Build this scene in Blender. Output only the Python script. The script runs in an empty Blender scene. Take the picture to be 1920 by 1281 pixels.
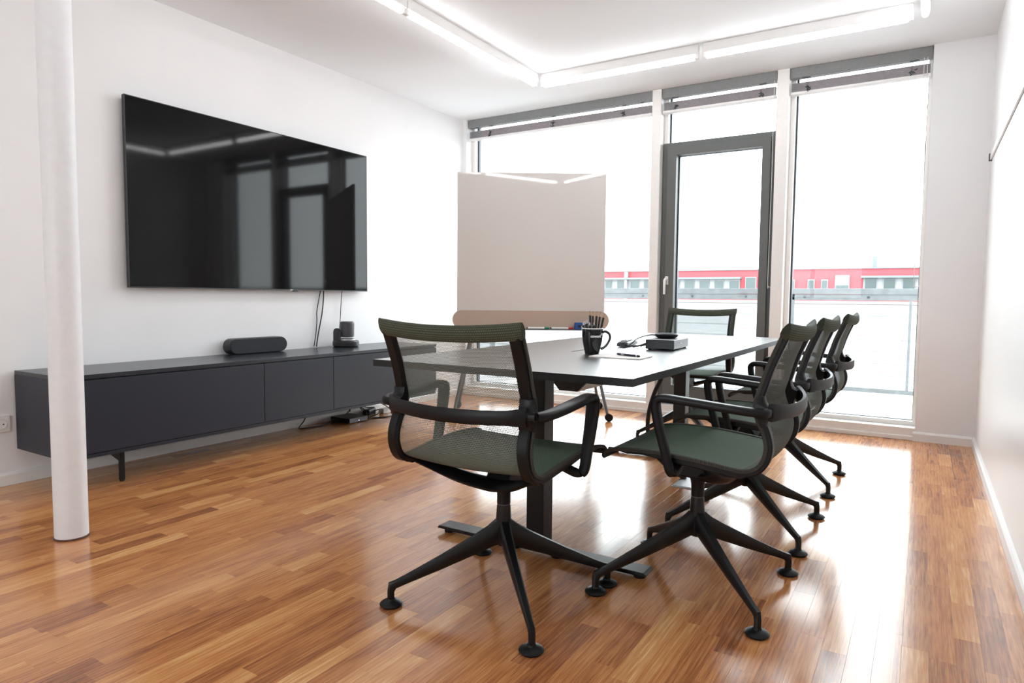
import bpy, math, random
from mathutils import Matrix, Vector

scene = bpy.context.scene
COL = scene.collection

# ------------------------------------------------------------------ camera
P_, Y_, R_ = 0.0665, 0.5542, 0.0091
fw = Vector((-math.sin(Y_) * math.cos(P_), math.cos(Y_) * math.cos(P_), -math.sin(P_)))
rt0 = Vector((math.cos(Y_), math.sin(Y_), 0))
up0 = rt0.cross(fw)
rt = rt0 * math.cos(R_) + up0 * math.sin(R_)
up = -rt0 * math.sin(R_) + up0 * math.cos(R_)
CAM = Vector((3.825, 0.0, 0.95))
FPX = 1247.66
cd = bpy.data.cameras.new('camera')
cd.sensor_width = 36.0
cd.lens = FPX / 1920 * 36
cd.clip_start = 0.02
cd.clip_end = 300
cam = bpy.data.objects.new('camera', cd)
COL.objects.link(cam)
cam.matrix_world = Matrix(((rt.x, up.x, -fw.x, CAM.x), (rt.y, up.y, -fw.y, CAM.y), (rt.z, up.z, -fw.z, CAM.z), (0, 0, 0, 1)))
scene.camera = cam

# ------------------------------------------------------------------ sky, exposure
SKY = 6.2
TUBE = 9.0
w = bpy.data.worlds.new('overcast_sky')
scene.world = w
w.use_nodes = True
bg = w.node_tree.nodes['Background']
bg.inputs['Color'].default_value = (0.91, 0.965, 1.0, 1)
bg.inputs['Strength'].default_value = SKY
vs = scene.view_settings
vs.view_transform = 'Standard'
vs.look = 'None'
vs.gamma = 1
vs.use_curve_mapping = False
vs.exposure = 0.65
cy = scene.cycles
cy.max_bounces = 12
cy.diffuse_bounces = 6
cy.transparent_max_bounces = 40
cy.sample_clamp_indirect = 6


def portal(name, x0, x1, z0, z1, y, into):
    ld = bpy.data.lights.new(name, 'AREA')
    ld.shape = 'RECTANGLE'
    ld.size = x1 - x0
    ld.size_y = z1 - z0
    ld.cycles.is_portal = True
    o = bpy.data.objects.new(name, ld)
    COL.objects.link(o)
    o.location = ((x0 + x1) / 2, y, (z0 + z1) / 2)
    o.rotation_euler = (math.radians(-90 if into < 0 else 90), 0, 0)
    return o


# ------------------------------------------------------------------ materials
def lin(c):
    return tuple((x / 12.92 if x <= .04045 else ((x + .055) / 1.055) ** 2.4) for x in c)


def hexc(h):
    return lin(tuple(int(h[i:i + 2], 16) / 255 for i in (0, 2, 4)))


class NT:
    def __init__(self, name):
        self.m = bpy.data.materials.new(name)
        self.m.use_nodes = True
        self.t = self.m.node_tree
        self.b = self.t.nodes['Principled BSDF']
        self.out = self.t.nodes['Material Output']

    def n(self, typ, **kw):
        nd = self.t.nodes.new(typ)
        for k, v in kw.items():
            setattr(nd, k, v)
        return nd

    def l(self, a, b):
        self.t.links.new(a, b)

    def math(self, op, a, b=None, c=None):
        nd = self.n('ShaderNodeMath', operation=op)
        for i, v in enumerate((a, b, c)):
            if v is None:
                continue
            if isinstance(v, (int, float)):
                nd.inputs[i].default_value = v
            else:
                self.l(v, nd.inputs[i])
        return nd.outputs[0]

    def ramp(self, fac, stops):
        r = self.n('ShaderNodeValToRGB')
        e = r.color_ramp.elements
        while len(e) < len(stops):
            e.new(0.5)
        for k, (p, c) in enumerate(stops):
            e[k].position = p
            e[k].color = (*c, 1)
        self.l(fac, r.inputs[0])
        return r.outputs[0]

    def noise(self, vec, scale, detail=3, rough=.5):
        nd = self.n('ShaderNodeTexNoise')
        nd.inputs['Scale'].default_value = scale
        nd.inputs['Detail'].default_value = detail
        nd.inputs['Roughness'].default_value = rough
        if vec is not None:
            self.l(vec, nd.inputs['Vector'])
        return nd.outputs['Fac']

    def bump(self, h, strength, dist):
        nd = self.n('ShaderNodeBump')
        nd.inputs['Strength'].default_value = strength
        nd.inputs['Distance'].default_value = dist
        self.l(h, nd.inputs['Height'])
        self.l(nd.outputs[0], self.b.inputs['Normal'])

    def objco(self):
        return self.n('ShaderNodeTexCoord').outputs['Object']


def plain(name, col, rough=.5, metal=0., spec=.5, grain=0., gscale=80, bump=0., coat=0.):
    k = NT(name)
    b = k.b
    b.inputs['Roughness'].default_value = rough
    b.inputs['Metallic'].default_value = metal
    b.inputs['Specular IOR Level'].default_value = spec
    b.inputs['Coat Weight'].default_value = coat
    b.inputs['Coat Roughness'].default_value = rough
    f = k.noise(k.objco(), gscale, 3)
    a = tuple(x * (1 - grain) for x in col)
    c = tuple(min(1, x * (1 + grain)) for x in col)
    k.l(k.ramp(f, [(.3, a), (.7, c)]), b.inputs['Base Color'])
    if bump:
        k.bump(f, bump, .001)
    return k.m


def emit(name, col, s):
    k = NT(name)
    k.b.inputs['Base Color'].default_value = (*col, 1)
    k.b.inputs['Emission Color'].default_value = (*col, 1)
    k.b.inputs['Emission Strength'].default_value = s
    return k.m


def glass_mat(name, tint=(1, 1, 1)):
    k = NT(name)
    tr = k.n('ShaderNodeBsdfTransparent')
    tr.inputs['Color'].default_value = (*tint, 1)
    gl = k.n('ShaderNodeBsdfGlossy')
    gl.inputs['Roughness'].default_value = .01
    fr = k.n('ShaderNodeFresnel')
    fr.inputs['IOR'].default_value = 1.2
    mx = k.n('ShaderNodeMixShader')
    k.l(fr.outputs[0], mx.inputs[0])
    k.l(tr.outputs[0], mx.inputs[1])
    k.l(gl.outputs[0], mx.inputs[2])
    k.l(mx.outputs[0], k.out.inputs['Surface'])
    return k.m


def wood_mat():
    k = NT('parquet')
    at = k.n('ShaderNodeAttribute', attribute_name='tone')
    tone = at.outputs['Fac']
    co = k.objco()
    sep = k.n('ShaderNodeSeparateXYZ')
    k.l(co, sep.inputs[0])
    cmb = k.n('ShaderNodeCombineXYZ')
    k.l(k.math('MULTIPLY', sep.outputs[0], 26), cmb.inputs[0])
    k.l(k.math('MULTIPLY', sep.outputs[1], 2.2), cmb.inputs[1])
    k.l(k.math('MULTIPLY', tone, 137.0), cmb.inputs[2])
    g1 = k.noise(cmb.outputs[0], 1.6, 5, .6)
    c2 = k.n('ShaderNodeCombineXYZ')
    k.l(k.math('MULTIPLY', sep.outputs[0], 170), c2.inputs[0])
    k.l(k.math('MULTIPLY', sep.outputs[1], 5), c2.inputs[1])
    k.l(k.math('MULTIPLY', tone, 91.0), c2.inputs[2])
    g2 = k.noise(c2.outputs[0], 2.0, 3, .55)
    # figure bands
    wv = k.n('ShaderNodeTexWave', wave_type='BANDS', bands_direction='X')
    wv.inputs['Scale'].default_value = .9
    wv.inputs['Distortion'].default_value = 5.0
    wv.inputs['Detail'].default_value = 3
    wv.inputs['Detail Scale'].default_value = .8
    k.l(cmb.outputs[0], wv.inputs['Vector'])
    f = k.math('ADD', k.math('MULTIPLY', k.math('SUBTRACT', g1, .5), .75), k.math('MULTIPLY', k.math('SUBTRACT', g2, .5), .75))
    f = k.math('ADD', f, k.math('MULTIPLY', k.math('SUBTRACT', wv.outputs['Fac'], .5), .10))
    v = k.math('ADD', tone, f)
    col = k.ramp(v, [(0.0, hexc('643c26')), (.24, hexc('945c3a')), (.5, hexc('c0804e')), (.76, hexc('d69e64')), (1.0, hexc('ecc48e'))])
    k.l(col, k.b.inputs['Base Color'])
    r = k.math('ADD', .13, k.math('MULTIPLY', g2, .08))
    k.l(r, k.b.inputs['Roughness'])
    k.b.inputs['Specular IOR Level'].default_value = .62
    k.bump(g2, .06, .0006)
    return k.m


def fabric_mat(name, col, pitch=.0045, contrast=.5):
    k = NT(name)
    uv = k.n('ShaderNodeUVMap').outputs[0]
    sep = k.n('ShaderNodeSeparateXYZ')
    k.l(uv, sep.inputs[0])
    row = k.math('FLOOR', k.math('DIVIDE', sep.outputs[1], pitch))
    par = k.math('MODULO', row, 2)
    fu = k.math('FRACT', k.math('ADD', k.math('DIVIDE', sep.outputs[0], pitch * 1.15), k.math('MULTIPLY', par, .5)))
    fv = k.math('FRACT', k.math('DIVIDE', sep.outputs[1], pitch))
    a = k.math('SINE', k.math('MULTIPLY', fu, math.pi))
    b = k.math('SINE', k.math('MULTIPLY', fv, math.pi))
    h = k.math('MULTIPLY', a, b)
    lo = tuple(c * (1 - contrast) for c in col)
    hi = tuple(min(1, c * (1 + contrast)) for c in col)
    k.l(k.ramp(h, [(.1, lo), (.9, hi)]), k.b.inputs['Base Color'])
    k.b.inputs['Roughness'].default_value = .75
    k.b.inputs['Specular IOR Level'].default_value = .12
    k.bump(h, .35, .0008)
    return k.m


def mesh_mat(name, col, pu=.0047, pv=.0043, ru=.39, rv=.43):
    """Open knitted mesh: a lattice of slanted oval holes."""
    k = NT(name)
    uv = k.n('ShaderNodeUVMap').outputs[0]
    sep = k.n('ShaderNodeSeparateXYZ')
    k.l(uv, sep.inputs[0])
    vv = k.math('DIVIDE', sep.outputs[1], pv)
    par = k.math('MODULO', k.math('FLOOR', vv), 2)
    fu = k.math('SUBTRACT', k.math('FRACT', k.math('ADD', k.math('DIVIDE', sep.outputs[0], pu), k.math('MULTIPLY', par, .5))), .5)
    fv = k.math('SUBTRACT', k.math('FRACT', vv), .5)
    a = k.math('DIVIDE', k.math('ADD', fu, k.math('MULTIPLY', fv, .3)), ru)
    b = k.math('DIVIDE', fv, rv)
    r2 = k.math('ADD', k.math('MULTIPLY', a, a), k.math('MULTIPLY', b, b))
    hole = k.math('LESS_THAN', r2, 1.0)
    k.b.inputs['Base Color'].default_value = (*col, 1)
    k.b.inputs['Roughness'].default_value = .7
    k.b.inputs['Specular IOR Level'].default_value = .3
    tr = k.n('ShaderNodeBsdfTransparent')
    mx = k.n('ShaderNodeMixShader')
    k.l(hole, mx.inputs[0])
    k.l(k.b.outputs[0], mx.inputs[1])
    k.l(tr.outputs[0], mx.inputs[2])
    k.l(mx.outputs[0], k.out.inputs['Surface'])
    return k.m


def stitch_mat():
    k = NT('stitched_edge')
    uv = k.n('ShaderNodeUVMap').outputs[0]
    sep = k.n('ShaderNodeSeparateXYZ')
    k.l(uv, sep.inputs[0])
    f = k.math('FRACT', k.math('ADD', k.math('DIVIDE', sep.outputs[1], .0038), k.math('MULTIPLY', sep.outputs[0], 40)))
    k.l(k.ramp(f, [(.40, (.012, .012, .012)), (.55, (.075, .072, .058)), (.80, (.075, .072, .058)), (.95, (.012, .012, .012))]), k.b.inputs['Base Color'])
    k.b.inputs['Roughness'].default_value = .8
    return k.m


M = {}
M['wall'] = plain('white_wall_paint', (.84, .84, .85), .85, grain=.012, gscale=3, spec=.2)
M['wall_right'] = plain('white_satin_wall', (.86, .86, .86), .35, grain=.01, gscale=2, spec=.4)
M['ceiling'] = plain('ceiling_paint', (.89, .92, .95), .9, grain=.01, gscale=2, spec=.2)
M['trim'] = plain('white_trim', (.83, .82, .81), .4, grain=.01)
M['frame_white'] = plain('white_window_frame', (.85, .825, .80), .4, grain=.02)
M['frame_grey'] = plain('grey_door_frame', hexc('5f6260'), .45, grain=.04, gscale=200)
M['gasket'] = plain('dark_gasket', (.03, .045, .06), .4, grain=.1)
M['glass'] = glass_mat('window_glass', (.97, .985, .98))
M['wood'] = wood_mat()
M['subfloor'] = plain('dark_joint_filler', (.12, .065, .035), .8, grain=.2)
M['black'] = plain('black_plastic', (.006, .006, .0072), .42, grain=.15, gscale=400, spec=.26)
M['black_metal'] = plain('black_powder_coat', (.007, .0072, .0082), .36, grain=.15, gscale=500, bump=.1, spec=.35)
M['grey_metal'] = plain('anthracite_metal', (.10, .10, .105), .4, grain=.08, gscale=300)
M['fabric'] = fabric_mat('olive_fabric', (.078, .115, .082))
M['band'] = fabric_mat('olive_band_fabric', (.078, .085, .060))
M['band_dark'] = plain('dark_edge_fabric', (.02, .022, .017), .8, grain=.3, gscale=600)
M['mesh'] = mesh_mat('open_mesh_fabric', (.10, .135, .10))
M['mesh_outer'] = mesh_mat('open_mesh_outer', (.20, .21, .19))
M['stitch'] = stitch_mat()
M['table'] = plain('black_laminate', (.020, .023, .031), .32, grain=.08, gscale=300, spec=1.0, coat=1.0)
M['table_edge'] = plain('black_edge_band', (.012, .0125, .014), .4, grain=.1, gscale=300, spec=.35)
M['alu'] = plain('brushed_aluminium', (.55, .55, .56), .35, metal=.9, grain=.05)
M['slate'] = plain('slate_lacquer', (.0145, .0195, .032), .42, grain=.06, gscale=250, spec=.42)
M['slate_top'] = plain('slate_top_lacquer', (.016, .0195, .028), .26, grain=.05, gscale=250, spec=.5)
M['screen'] = plain('glossy_screen', (.0035, .0035, .004), .055, grain=.0, spec=.20)
M['pillar'] = plain('painted_steel_pillar', (.79, .80, .825), .5, grain=.02, gscale=25, bump=.25)
M['sealant'] = plain('brown_sealant', (.09, .035, .022), .7, grain=.3, gscale=60)
M['board'] = plain('enamel_board', (.68, .645, .62), .03, grain=.008, gscale=2, spec=.5)
M['taupe'] = plain('taupe_lacquer', (.47, .37, .30), .45, grain=.02)
M['tube'] = emit('fluorescent_tube', (.97, .985, 1.0), TUBE)
M['blind'] = plain('grey_blind_aluminium', (.23, .235, .24), .45, grain=.06, gscale=60)
M['slat'] = plain('grey_blind_slat', (.52, .52, .54), .4, grain=.1, gscale=40)
M['cord'] = plain('grey_cord', (.2, .2, .21), .8, grain=.2)
M['white_cord'] = plain('white_cord', (.7, .7, .7), .6, grain=.05)
M['chrome'] = plain('satin_nickel', (.78, .76, .74), .25, metal=.7, grain=.03)
M['white_plastic'] = plain('white_plastic', (.8, .79, .78), .35, grain=.01)
M['dark_hole'] = plain('dark_recess', (.02, .02, .02), .7, grain=.1)
M['charcoal_cloth'] = plain('charcoal_speaker_cloth', (.018, .020, .026), .8, grain=.3, gscale=900, bump=.3)
M['device'] = plain('dark_device_shell', (.018, .018, .021), .4, grain=.1, gscale=300)
M['device_side'] = plain('grey_device_front', (.12, .125, .14), .4, grain=.05, gscale=300)
M['charcoal_head'] = plain('charcoal_shell', (.05, .048, .055), .45, grain=.08, gscale=300)
M['mug'] = plain('black_glaze', (.008, .008, .01), .08, grain=.1, spec=.6)
M['mug_rim'] = plain('white_glaze', (.8, .8, .8), .15, grain=.01)
M['print_white'] = plain('white_print', (.85, .85, .85), .5, grain=.01)
M['pencil'] = plain('black_pencil_lacquer', (.012, .012, .014), .35, grain=.1)
M['pencil_wood'] = plain('pencil_wood', (.45, .29, .17), .7, grain=.15, gscale=300)
M['graphite'] = plain('graphite', (.03, .03, .03), .4, grain=.1)
M['paper'] = plain('notepad_paper', (.86, .83, .82), .7, grain=.01)
M['blue'] = plain('blue_felt', (.012, .075, .30), .7, grain=.1, gscale=200)
M['blue_dark'] = plain('dark_blue_print', (.004, .008, .022), .5, grain=.1)
M['green_cap'] = plain('green_plastic', (.02, .22, .12), .4, grain=.05)
M['red_cap'] = plain('red_plastic', (.55, .03, .03), .4, grain=.05)
M['cable'] = plain('black_cable', (.015, .016, .019), .5, grain=.1)
M['led'] = emit('blue_white_led', (.55, .7, 1.0), 4.0)
M['galv'] = plain('galvanised_steel', (.105, .115, .12), .6, grain=.18, gscale=14)
M['tile'] = plain('pale_concrete_tile', (.50, .48, .465), .8, grain=.05, gscale=20)
M['joint'] = plain('grey_tile_joint', (.24, .24, .24), .9, grain=.1)
M['siding'] = plain('white_siding', (.185, .19, .195), .7, grain=.03, gscale=2)
M['siding_gap'] = plain('grey_siding_gap', (.125, .13, .135), .8, grain=.05)
M['red_wall'] = plain('red_render', (.27, .050, .060), .9, grain=.04, gscale=1)
M['fascia'] = plain('grey_fascia', (.12, .14, .145), .7, grain=.04)
M['ext_white'] = plain('white_facade', (.21, .215, .22), .8, grain=.03)
M['ext_glass'] = plain('green_grey_glass', (.032, .05, .05), .2, grain=.15, gscale=1)
M['pink_cap'] = plain('pale_red_coping', (.22, .14, .13), .8, grain=.05)
M['street'] = plain('grey_ground', (.3, .3, .3), .9, grain=.1, gscale=1)


# ------------------------------------------------------------------ mesh builder
class MB:
    def __init__(self):
        self.v, self.f, self.uv = [], [], {}

    def add(self, vs, fs):
        o = len(self.v)
        self.v += [tuple(x) for x in vs]
        self.f += [tuple(i + o for i in q) for q in fs]

    def box(self, x0, x1, y0, y1, z0, z1):
        self.add([(x0, y0, z0), (x1, y0, z0), (x1, y1, z0), (x0, y1, z0), (x0, y0, z1), (x1, y0, z1), (x1, y1, z1), (x0, y1, z1)],
                 [(3, 2, 1, 0), (4, 5, 6, 7), (0, 1, 5, 4), (1, 2, 6, 5), (2, 3, 7, 6), (3, 0, 4, 7)])
        return self

    def loft(self, rings, closed=True, caps=True, loop=False):
        n = len(rings[0])
        o = len(self.v)
        for r in rings:
            self.v += [tuple(p) for p in r]
        m = len(rings)
        for i in range(m if loop else m - 1):
            a, b = o + i * n, o + ((i + 1) % m) * n
            for j in range(n if closed else n - 1):
                k = (j + 1) % n
                self.f.append((a + j, a + k, b + k, b + j))
        if caps and closed and not loop:
            self.f.append(tuple(o + j for j in range(n))[::-1])
            self.f.append(tuple(o + (m - 1) * n + j for j in range(n)))
        return self

    def tube(self, pts, rad, seg=8, caps=True, flat=None):
        """Round (or, with flat=(rx, ry), elliptical) tube along points."""
        pts = [Vector(p) for p in pts]
        rings = []
        side = None
        for i, p in enumerate(pts):
            t = (pts[min(i + 1, len(pts) - 1)] - pts[max(i - 1, 0)]).normalized()
            if side is None:
                ref = Vector((0, 0, 1)) if abs(t.z) < .9 else Vector((1, 0, 0))
                side = t.cross(ref).normalized()
            side = (side - t * side.dot(t)).normalized()
            u2 = side.cross(t).normalized()
            r = rad[i] if isinstance(rad, (list, tuple)) else rad
            if isinstance(r, (list, tuple)):
                ra, rb = r
            else:
                ra = rb = r
            rings.append([p + side * (ra * math.cos(2 * math.pi * j / seg)) + u2 * (rb * math.sin(2 * math.pi * j / seg)) for j in range(seg)])
        return self.loft(rings, caps=caps)

    def lathe(self, prof, c=(0, 0, 0), seg=24, axis='z'):
        o = len(self.v)
        n = len(prof)
        for j in range(seg):
            a = 2 * math.pi * j / seg
            for r, h in prof:
                if axis == 'z':
                    self.v.append((c[0] + r * math.cos(a), c[1] + r * math.sin(a), c[2] + h))
                elif axis == 'x':
                    self.v.append((c[0] + h, c[1] + r * math.cos(a), c[2] + r * math.sin(a)))
                else:
                    self.v.append((c[0] + r * math.sin(a), c[1] + h, c[2] + r * math.cos(a)))
        for j in range(seg):
            k = (j + 1) % seg
            for i in range(n - 1):
                self.f.append((o + j * n + i, o + k * n + i, o + k * n + i + 1, o + j * n + i + 1))
        return self

    def prism(self, poly, d, axis='x'):
        """Extrude a polygon of (a, b) pairs from d[0] to d[1] along axis."""
        def P(a, b, h):
            return {'x': (h, a, b), 'y': (a, h, b), 'z': (a, b, h)}[axis]
        return self.loft([[P(a, b, d[0]) for a, b in poly], [P(a, b, d[1]) for a, b in poly]])

    def build(self, name, mat, parent=None, smooth=False, bevel=0., seg=2, angle=40):
        me = bpy.data.meshes.new(name)
        me.from_pydata(self.v, [], self.f)
        me.validate()
        import bmesh
        b = bmesh.new()
        b.from_mesh(me)
        if getattr(self, 'recalc', True):
            bmesh.ops.recalc_face_normals(b, faces=b.faces)
        b.to_mesh(me)
        b.free()
        if smooth:
            for p in me.polygons:
                p.use_smooth = True
            try:
                me.set_sharp_from_angle(angle=math.radians(angle))
            except Exception:
                pass
        me.materials.append(mat if not isinstance(mat, str) else M[mat])
        o = bpy.data.objects.new(name, me)
        COL.objects.link(o)
        if parent:
            o.parent = parent
        if bevel:
            md = o.modifiers.new('bevel', 'BEVEL')
            md.width = bevel
            md.segments = seg
            md.limit_method = 'ANGLE'
        return o


def tag(o, label=None, cat=None, group=None, kind=None):
    if label:
        o['label'] = label
    if cat:
        o['category'] = cat
    if group:
        o['group'] = group
    if kind:
        o['kind'] = kind
    return o


def thing(name, label, cat, loc=(0, 0, 0), rz=0., group=None, kind=None):
    o = bpy.data.objects.new(name, None)
    o.empty_display_size = .1
    COL.objects.link(o)
    o.location = loc
    o.rotation_euler = (0, 0, rz)
    return tag(o, label, cat, group, kind)


def bx(name, mat, parent, x0, x1, y0, y1, z0, z1, bevel=0.):
    return MB().box(x0, x1, y0, y1, z0, z1).build(name, mat, parent, bevel=bevel)


def copy_tree(o, parent=None):
    c = o.copy()
    COL.objects.link(c)
    c.parent = parent
    for ch in list(o.children):
        copy_tree(ch, c)
    return c


def spline(pts, n):
    """Catmull-Rom through points, n samples per span."""
    P = [Vector(p) for p in pts]
    P = [P[0] * 2 - P[1]] + P + [P[-1] * 2 - P[-2]]
    out = []
    for i in range(1, len(P) - 2):
        a, b, c, d = P[i - 1], P[i], P[i + 1], P[i + 2]
        for k in range(n):
            t = k / n
            out.append(.5 * (2 * b + (c - a) * t + (2 * a - 5 * b + 4 * c - d) * t * t + (3 * b - a - 3 * c + d) * t ** 3))
    out.append(P[-2])
    return out


W, YW, HC, YR = 4.138, 5.25, 2.626, -2.4

# ------------------------------------------------------------------ room shell
def struct(name, o, label, cat):
    o.name = name
    return tag(o, label, cat, kind='structure')


struct('wall_left', bx('wall_left', 'wall', None, -.2, 0, YR, YW + .25, 0, HC), 'white painted wall behind the big screen', 'wall')
struct('wall_right', bx('wall_right', 'wall_right', None, W, W + .2, YR, YW + .25, 0, HC), 'bright white wall along the right edge', 'wall')
rw = MB().box(0, 1.2, YR - .2, YR, 0, HC).box(2.9, W, YR - .2, YR, 0, HC).box(1.2, 2.9, YR - .2, YR, 0, .95).box(1.2, 2.9, YR - .2, YR, 2.35, HC)
struct('wall_rear', rw.build('wall_rear', 'wall', None), 'white wall behind the viewer', 'wall')
far = MB().box(3.805, W, YW, YW + .22, 0, HC).box(0, .045, YW, YW + .22, 0, HC)
struct('wall_far', far.build('wall_far', 'wall', None), 'white wall pier between the last window and the corner', 'wall')
struct('ceiling', bx('ceiling', 'ceiling', None, -.2, W + .2, YR - .2, YW + .3, HC, HC + .2), 'plain white ceiling', 'ceiling')

# floor of parquet strips: three-strip boards running towards the windows
floor = struct('floor', bx('floor', 'subfloor', None, 0, W, YR, YW, -.05, -.0125), 'glossy brown strip parquet floor', 'floor')
random.seed(11)
PW = .062
GAP = .0001
strips = []
x_off = 3.873 - 62 * PW
ix = -1
x = x_off - PW
while x < W:
    xa, xb = max(x, .0), min(x + PW, W)
    if xb - xa > .004:
        y = YR - random.random() * .3
        while y < YW:
            L = random.choice((.18, .24, .28, .32, .36, .42, .48, .54)) * random.uniform(.92, 1.08)
            ya, yb = max(y, YR), min(y + L, YW)
            if yb - ya > .01:
                t = min(1, max(0, random.gauss(.50, .07)))
                if random.random() < .08:
                    t = random.uniform(.27, .38)
                elif random.random() < .11:
                    t = random.uniform(.63, .75)
                strips.append((xa, xb, ya, yb, t))
            y += L
    x += PW


def pix(p):
    d = Vector(p) - CAM
    z = d.dot(fw)
    if z < .05:
        return None
    return 960 + FPX * d.dot(rt) / z, 640.5 - FPX * d.dot(up) / z


def strip_px(s):
    q = [pix((s[i], s[j], 0)) for i, j in ((0, 2), (1, 2), (1, 3), (0, 3))]
    if any(a is None for a in q):
        return 0
    cx_, cy_ = sum(a[0] for a in q) / 4, sum(a[1] for a in q) / 4
    if not (0 < cx_ < 1920 and 0 < cy_ < 1281):
        return 0
    return abs(sum(q[i][0] * q[(i + 1) % 4][1] - q[(i + 1) % 4][0] * q[i][1] for i in range(4))) / 2


def strip_geo(mb, s):
    xa, xb, ya, yb, t = s
    c = .00025
    a, b, d, e = xa + GAP, xb - GAP, ya + GAP, yb - GAP
    r = [(a, d), (b, d), (b, e), (a, e)]
    q = [(a + c, d + c), (b - c, d + c), (b - c, e - c), (a + c, e - c)]
    o = len(mb.v)
    mb.v += [(x_, y_, -.012) for x_, y_ in r] + [(x_, y_, -c) for x_, y_ in r] + [(x_, y_, 0) for x_, y_ in q]
    F = [(8, 9, 10, 11), (3, 2, 1, 0)]
    for k in range(4):
        n = (k + 1) % 4
        F += [(k, n, 4 + n, 4 + k), (4 + k, 4 + n, 8 + n, 8 + k)]
    mb.f += [tuple(i + o for i in f) for f in F]


def tone_attr(o, tones):
    at = o.data.attributes.new('tone', 'FLOAT', 'POINT')
    at.data.foreach_set('value', tones)


strips.sort(key=strip_px, reverse=True)
for s in strips[:300]:
    mb = MB()
    mb.recalc = False
    strip_geo(mb, s)
    o = mb.build('parquet_strip', 'wood', floor)
    tone_attr(o, [s[4]] * 12)
mb = MB()
mb.recalc = False
tn = []
for s in strips[300:]:
    strip_geo(mb, s)
    tn += [s[4]] * 12
o = mb.build('parquet_strips', 'wood', floor)
tone_attr(o, tn)
tag(o, 'remaining strips of brown parquet', kind='stuff')


# baseboards
def baseboard(name, poly, axis, d, label):
    o = MB().prism(poly, d, axis).build(name, 'trim')
    return struct(name, o, label, 'baseboard')


bp = [(0, 0), (.016, 0), (.016, .05), (.010, .060), (0, .063)]
baseboard('baseboard_left', bp, 'y', (YR, YW), 'white baseboard under the screen wall')
baseboard('baseboard_right', [(W - a, b) for a, b in bp], 'y', (YR, YW), 'white baseboard along the right wall')
baseboard('baseboard_far', [(YW - a, b) for a, b in bp], 'x', (3.79, W - .016), 'short white baseboard on the wall pier')
baseboard('baseboard_rear', [(YR + a, b) for a, b in bp], 'x', (.016, W - .016), 'white baseboard behind the viewer')

# window sill kerb
o = MB().box(.045, 3.805, YW, YW + .22, 0, .085).box(.045, 3.805, YW - .012, YW + .1, .0, .03).build('trim_1', 'frame_white', bevel=.004)
struct('trim_1', o, 'low white sill kerb below the tall windows', 'sill')
# mullion posts
for i, (a, b) in enumerate(((1.884, 1.959), (2.837, 2.921))):
    o = bx('trim_%d' % (i + 2), 'frame_white', None, a, b, YW + .005, YW + .2, .085, HC, bevel=.004)
    struct('trim_%d' % (i + 2), o, ('white window post left of the balcony door', 'white window post right of the balcony door')[i], 'post')


def ring(name, mat, parent, x0, x1, z0, z1, y0, y1, wd, bevel=0.):
    """Rectangular frame: four bars in one mesh."""
    l, r, b, t = wd
    o = MB()
    A = [(x0, z0), (x1, z0), (x1, z1), (x0, z1)]
    B = [(x0 + l, z0 + b), (x1 - r, z0 + b), (x1 - r, z1 - t), (x0 + l, z1 - t)]
    o.loft([[(x, y0, z) for x, z in A], [(x, y0, z) for x, z in B], [(x, y1, z) for x, z in B], [(x, y1, z) for x, z in A]], loop=True)
    return o.build(name, mat, parent, bevel=bevel)


def window(n, x0, x1, z0, z1, label, wl=.032, wr=.02, wb=.03):
    t = thing('window_%d' % n, label, 'window', ((x0 + x1) / 2, YW + .1, z0), kind='structure')
    cx, cyy = (x0 + x1) / 2, YW + .1
    h = z1 - z0
    a, b = x0 - cx, x1 - cx
    ring('window_frame', 'frame_white', t, a, b, 0, h, 0, .05, (wl, wr, wb, .03), bevel=.003)
    ring('gasket', 'gasket', t, a + wl - .004, b - wr + .004, wb - .004, h - .026, .05, .085, (.016, .008, .008, .008))
    bx('glass_pane', 'glass', t, a + wl, b - wr, .064, .070, wb, h - .03)
    return t


window(1, .045, 1.884, .085, HC, 'wide fixed window behind the whiteboard')
window(2, 1.959, 2.837, 2.205, HC, 'small fixed pane above the balcony door', wb=.006)
window(3, 2.921, 3.805, .085, HC, 'tall fixed window right of the balcony door')

# window in the wall behind the viewer
t4 = thing('window_4', 'window in the wall behind the viewer', 'window', (2.05, YR - .12, .95), kind='structure')
ring('window_frame', 'frame_white', t4, -.85, .85, 0, 1.4, -.03, .03, (.05, .05, .05, .05), bevel=.003)
bx('centre_post', 'frame_white', t4, -.03, .03, -.03, .03, .05, 1.35)
bx('glass_pane', 'glass', t4, -.80, -.03, -.003, .003, .05, 1.35)
bx('glass_pane', 'glass', t4, .03, .80, -.003, .003, .05, 1.35)

# balcony door
d = thing('door_1', 'grey framed glazed balcony door between white posts', 'door', (2.40, YW + .05, .085), kind='structure')
ring('door_frame', 'frame_grey', d, 1.962 - 2.40, 2.835 - 2.40, 0, 2.12, .02, .12, (.055, .045, .045, .055), bevel=.004)
ring('door_leaf', 'frame_grey', d, 2.010 - 2.40, 2.802 - 2.40, .035, 2.078, -.012, .055, (.074, .062, .125, .066), bevel=.004)
ring('gasket', 'gasket', d, 2.080 - 2.40, 2.744 - 2.40, .156, 2.016, .055, .085, (.014, .006, .006, .006))
bx('glass_pane', 'glass', d, 2.082 - 2.40, 2.742 - 2.40, .05, .056, .158, 2.014)
hd = bx('door_handle', 'chrome', d, 2.03 - 2.40 - .014, 2.03 - 2.40 + .014, -.022, -.012, .975, 1.045, bevel=.006)
hm = MB().tube([(2.028 - 2.40, -.02, 1.022), (2.026 - 2.40, -.048, 1.022), (2.024 - 2.40, -.055, 1.012), (2.024 - 2.40, -.055, .90)], [.009, .009, .010, .009], 10)
hm.build('lever', 'white_plastic', hd, smooth=True)


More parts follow.
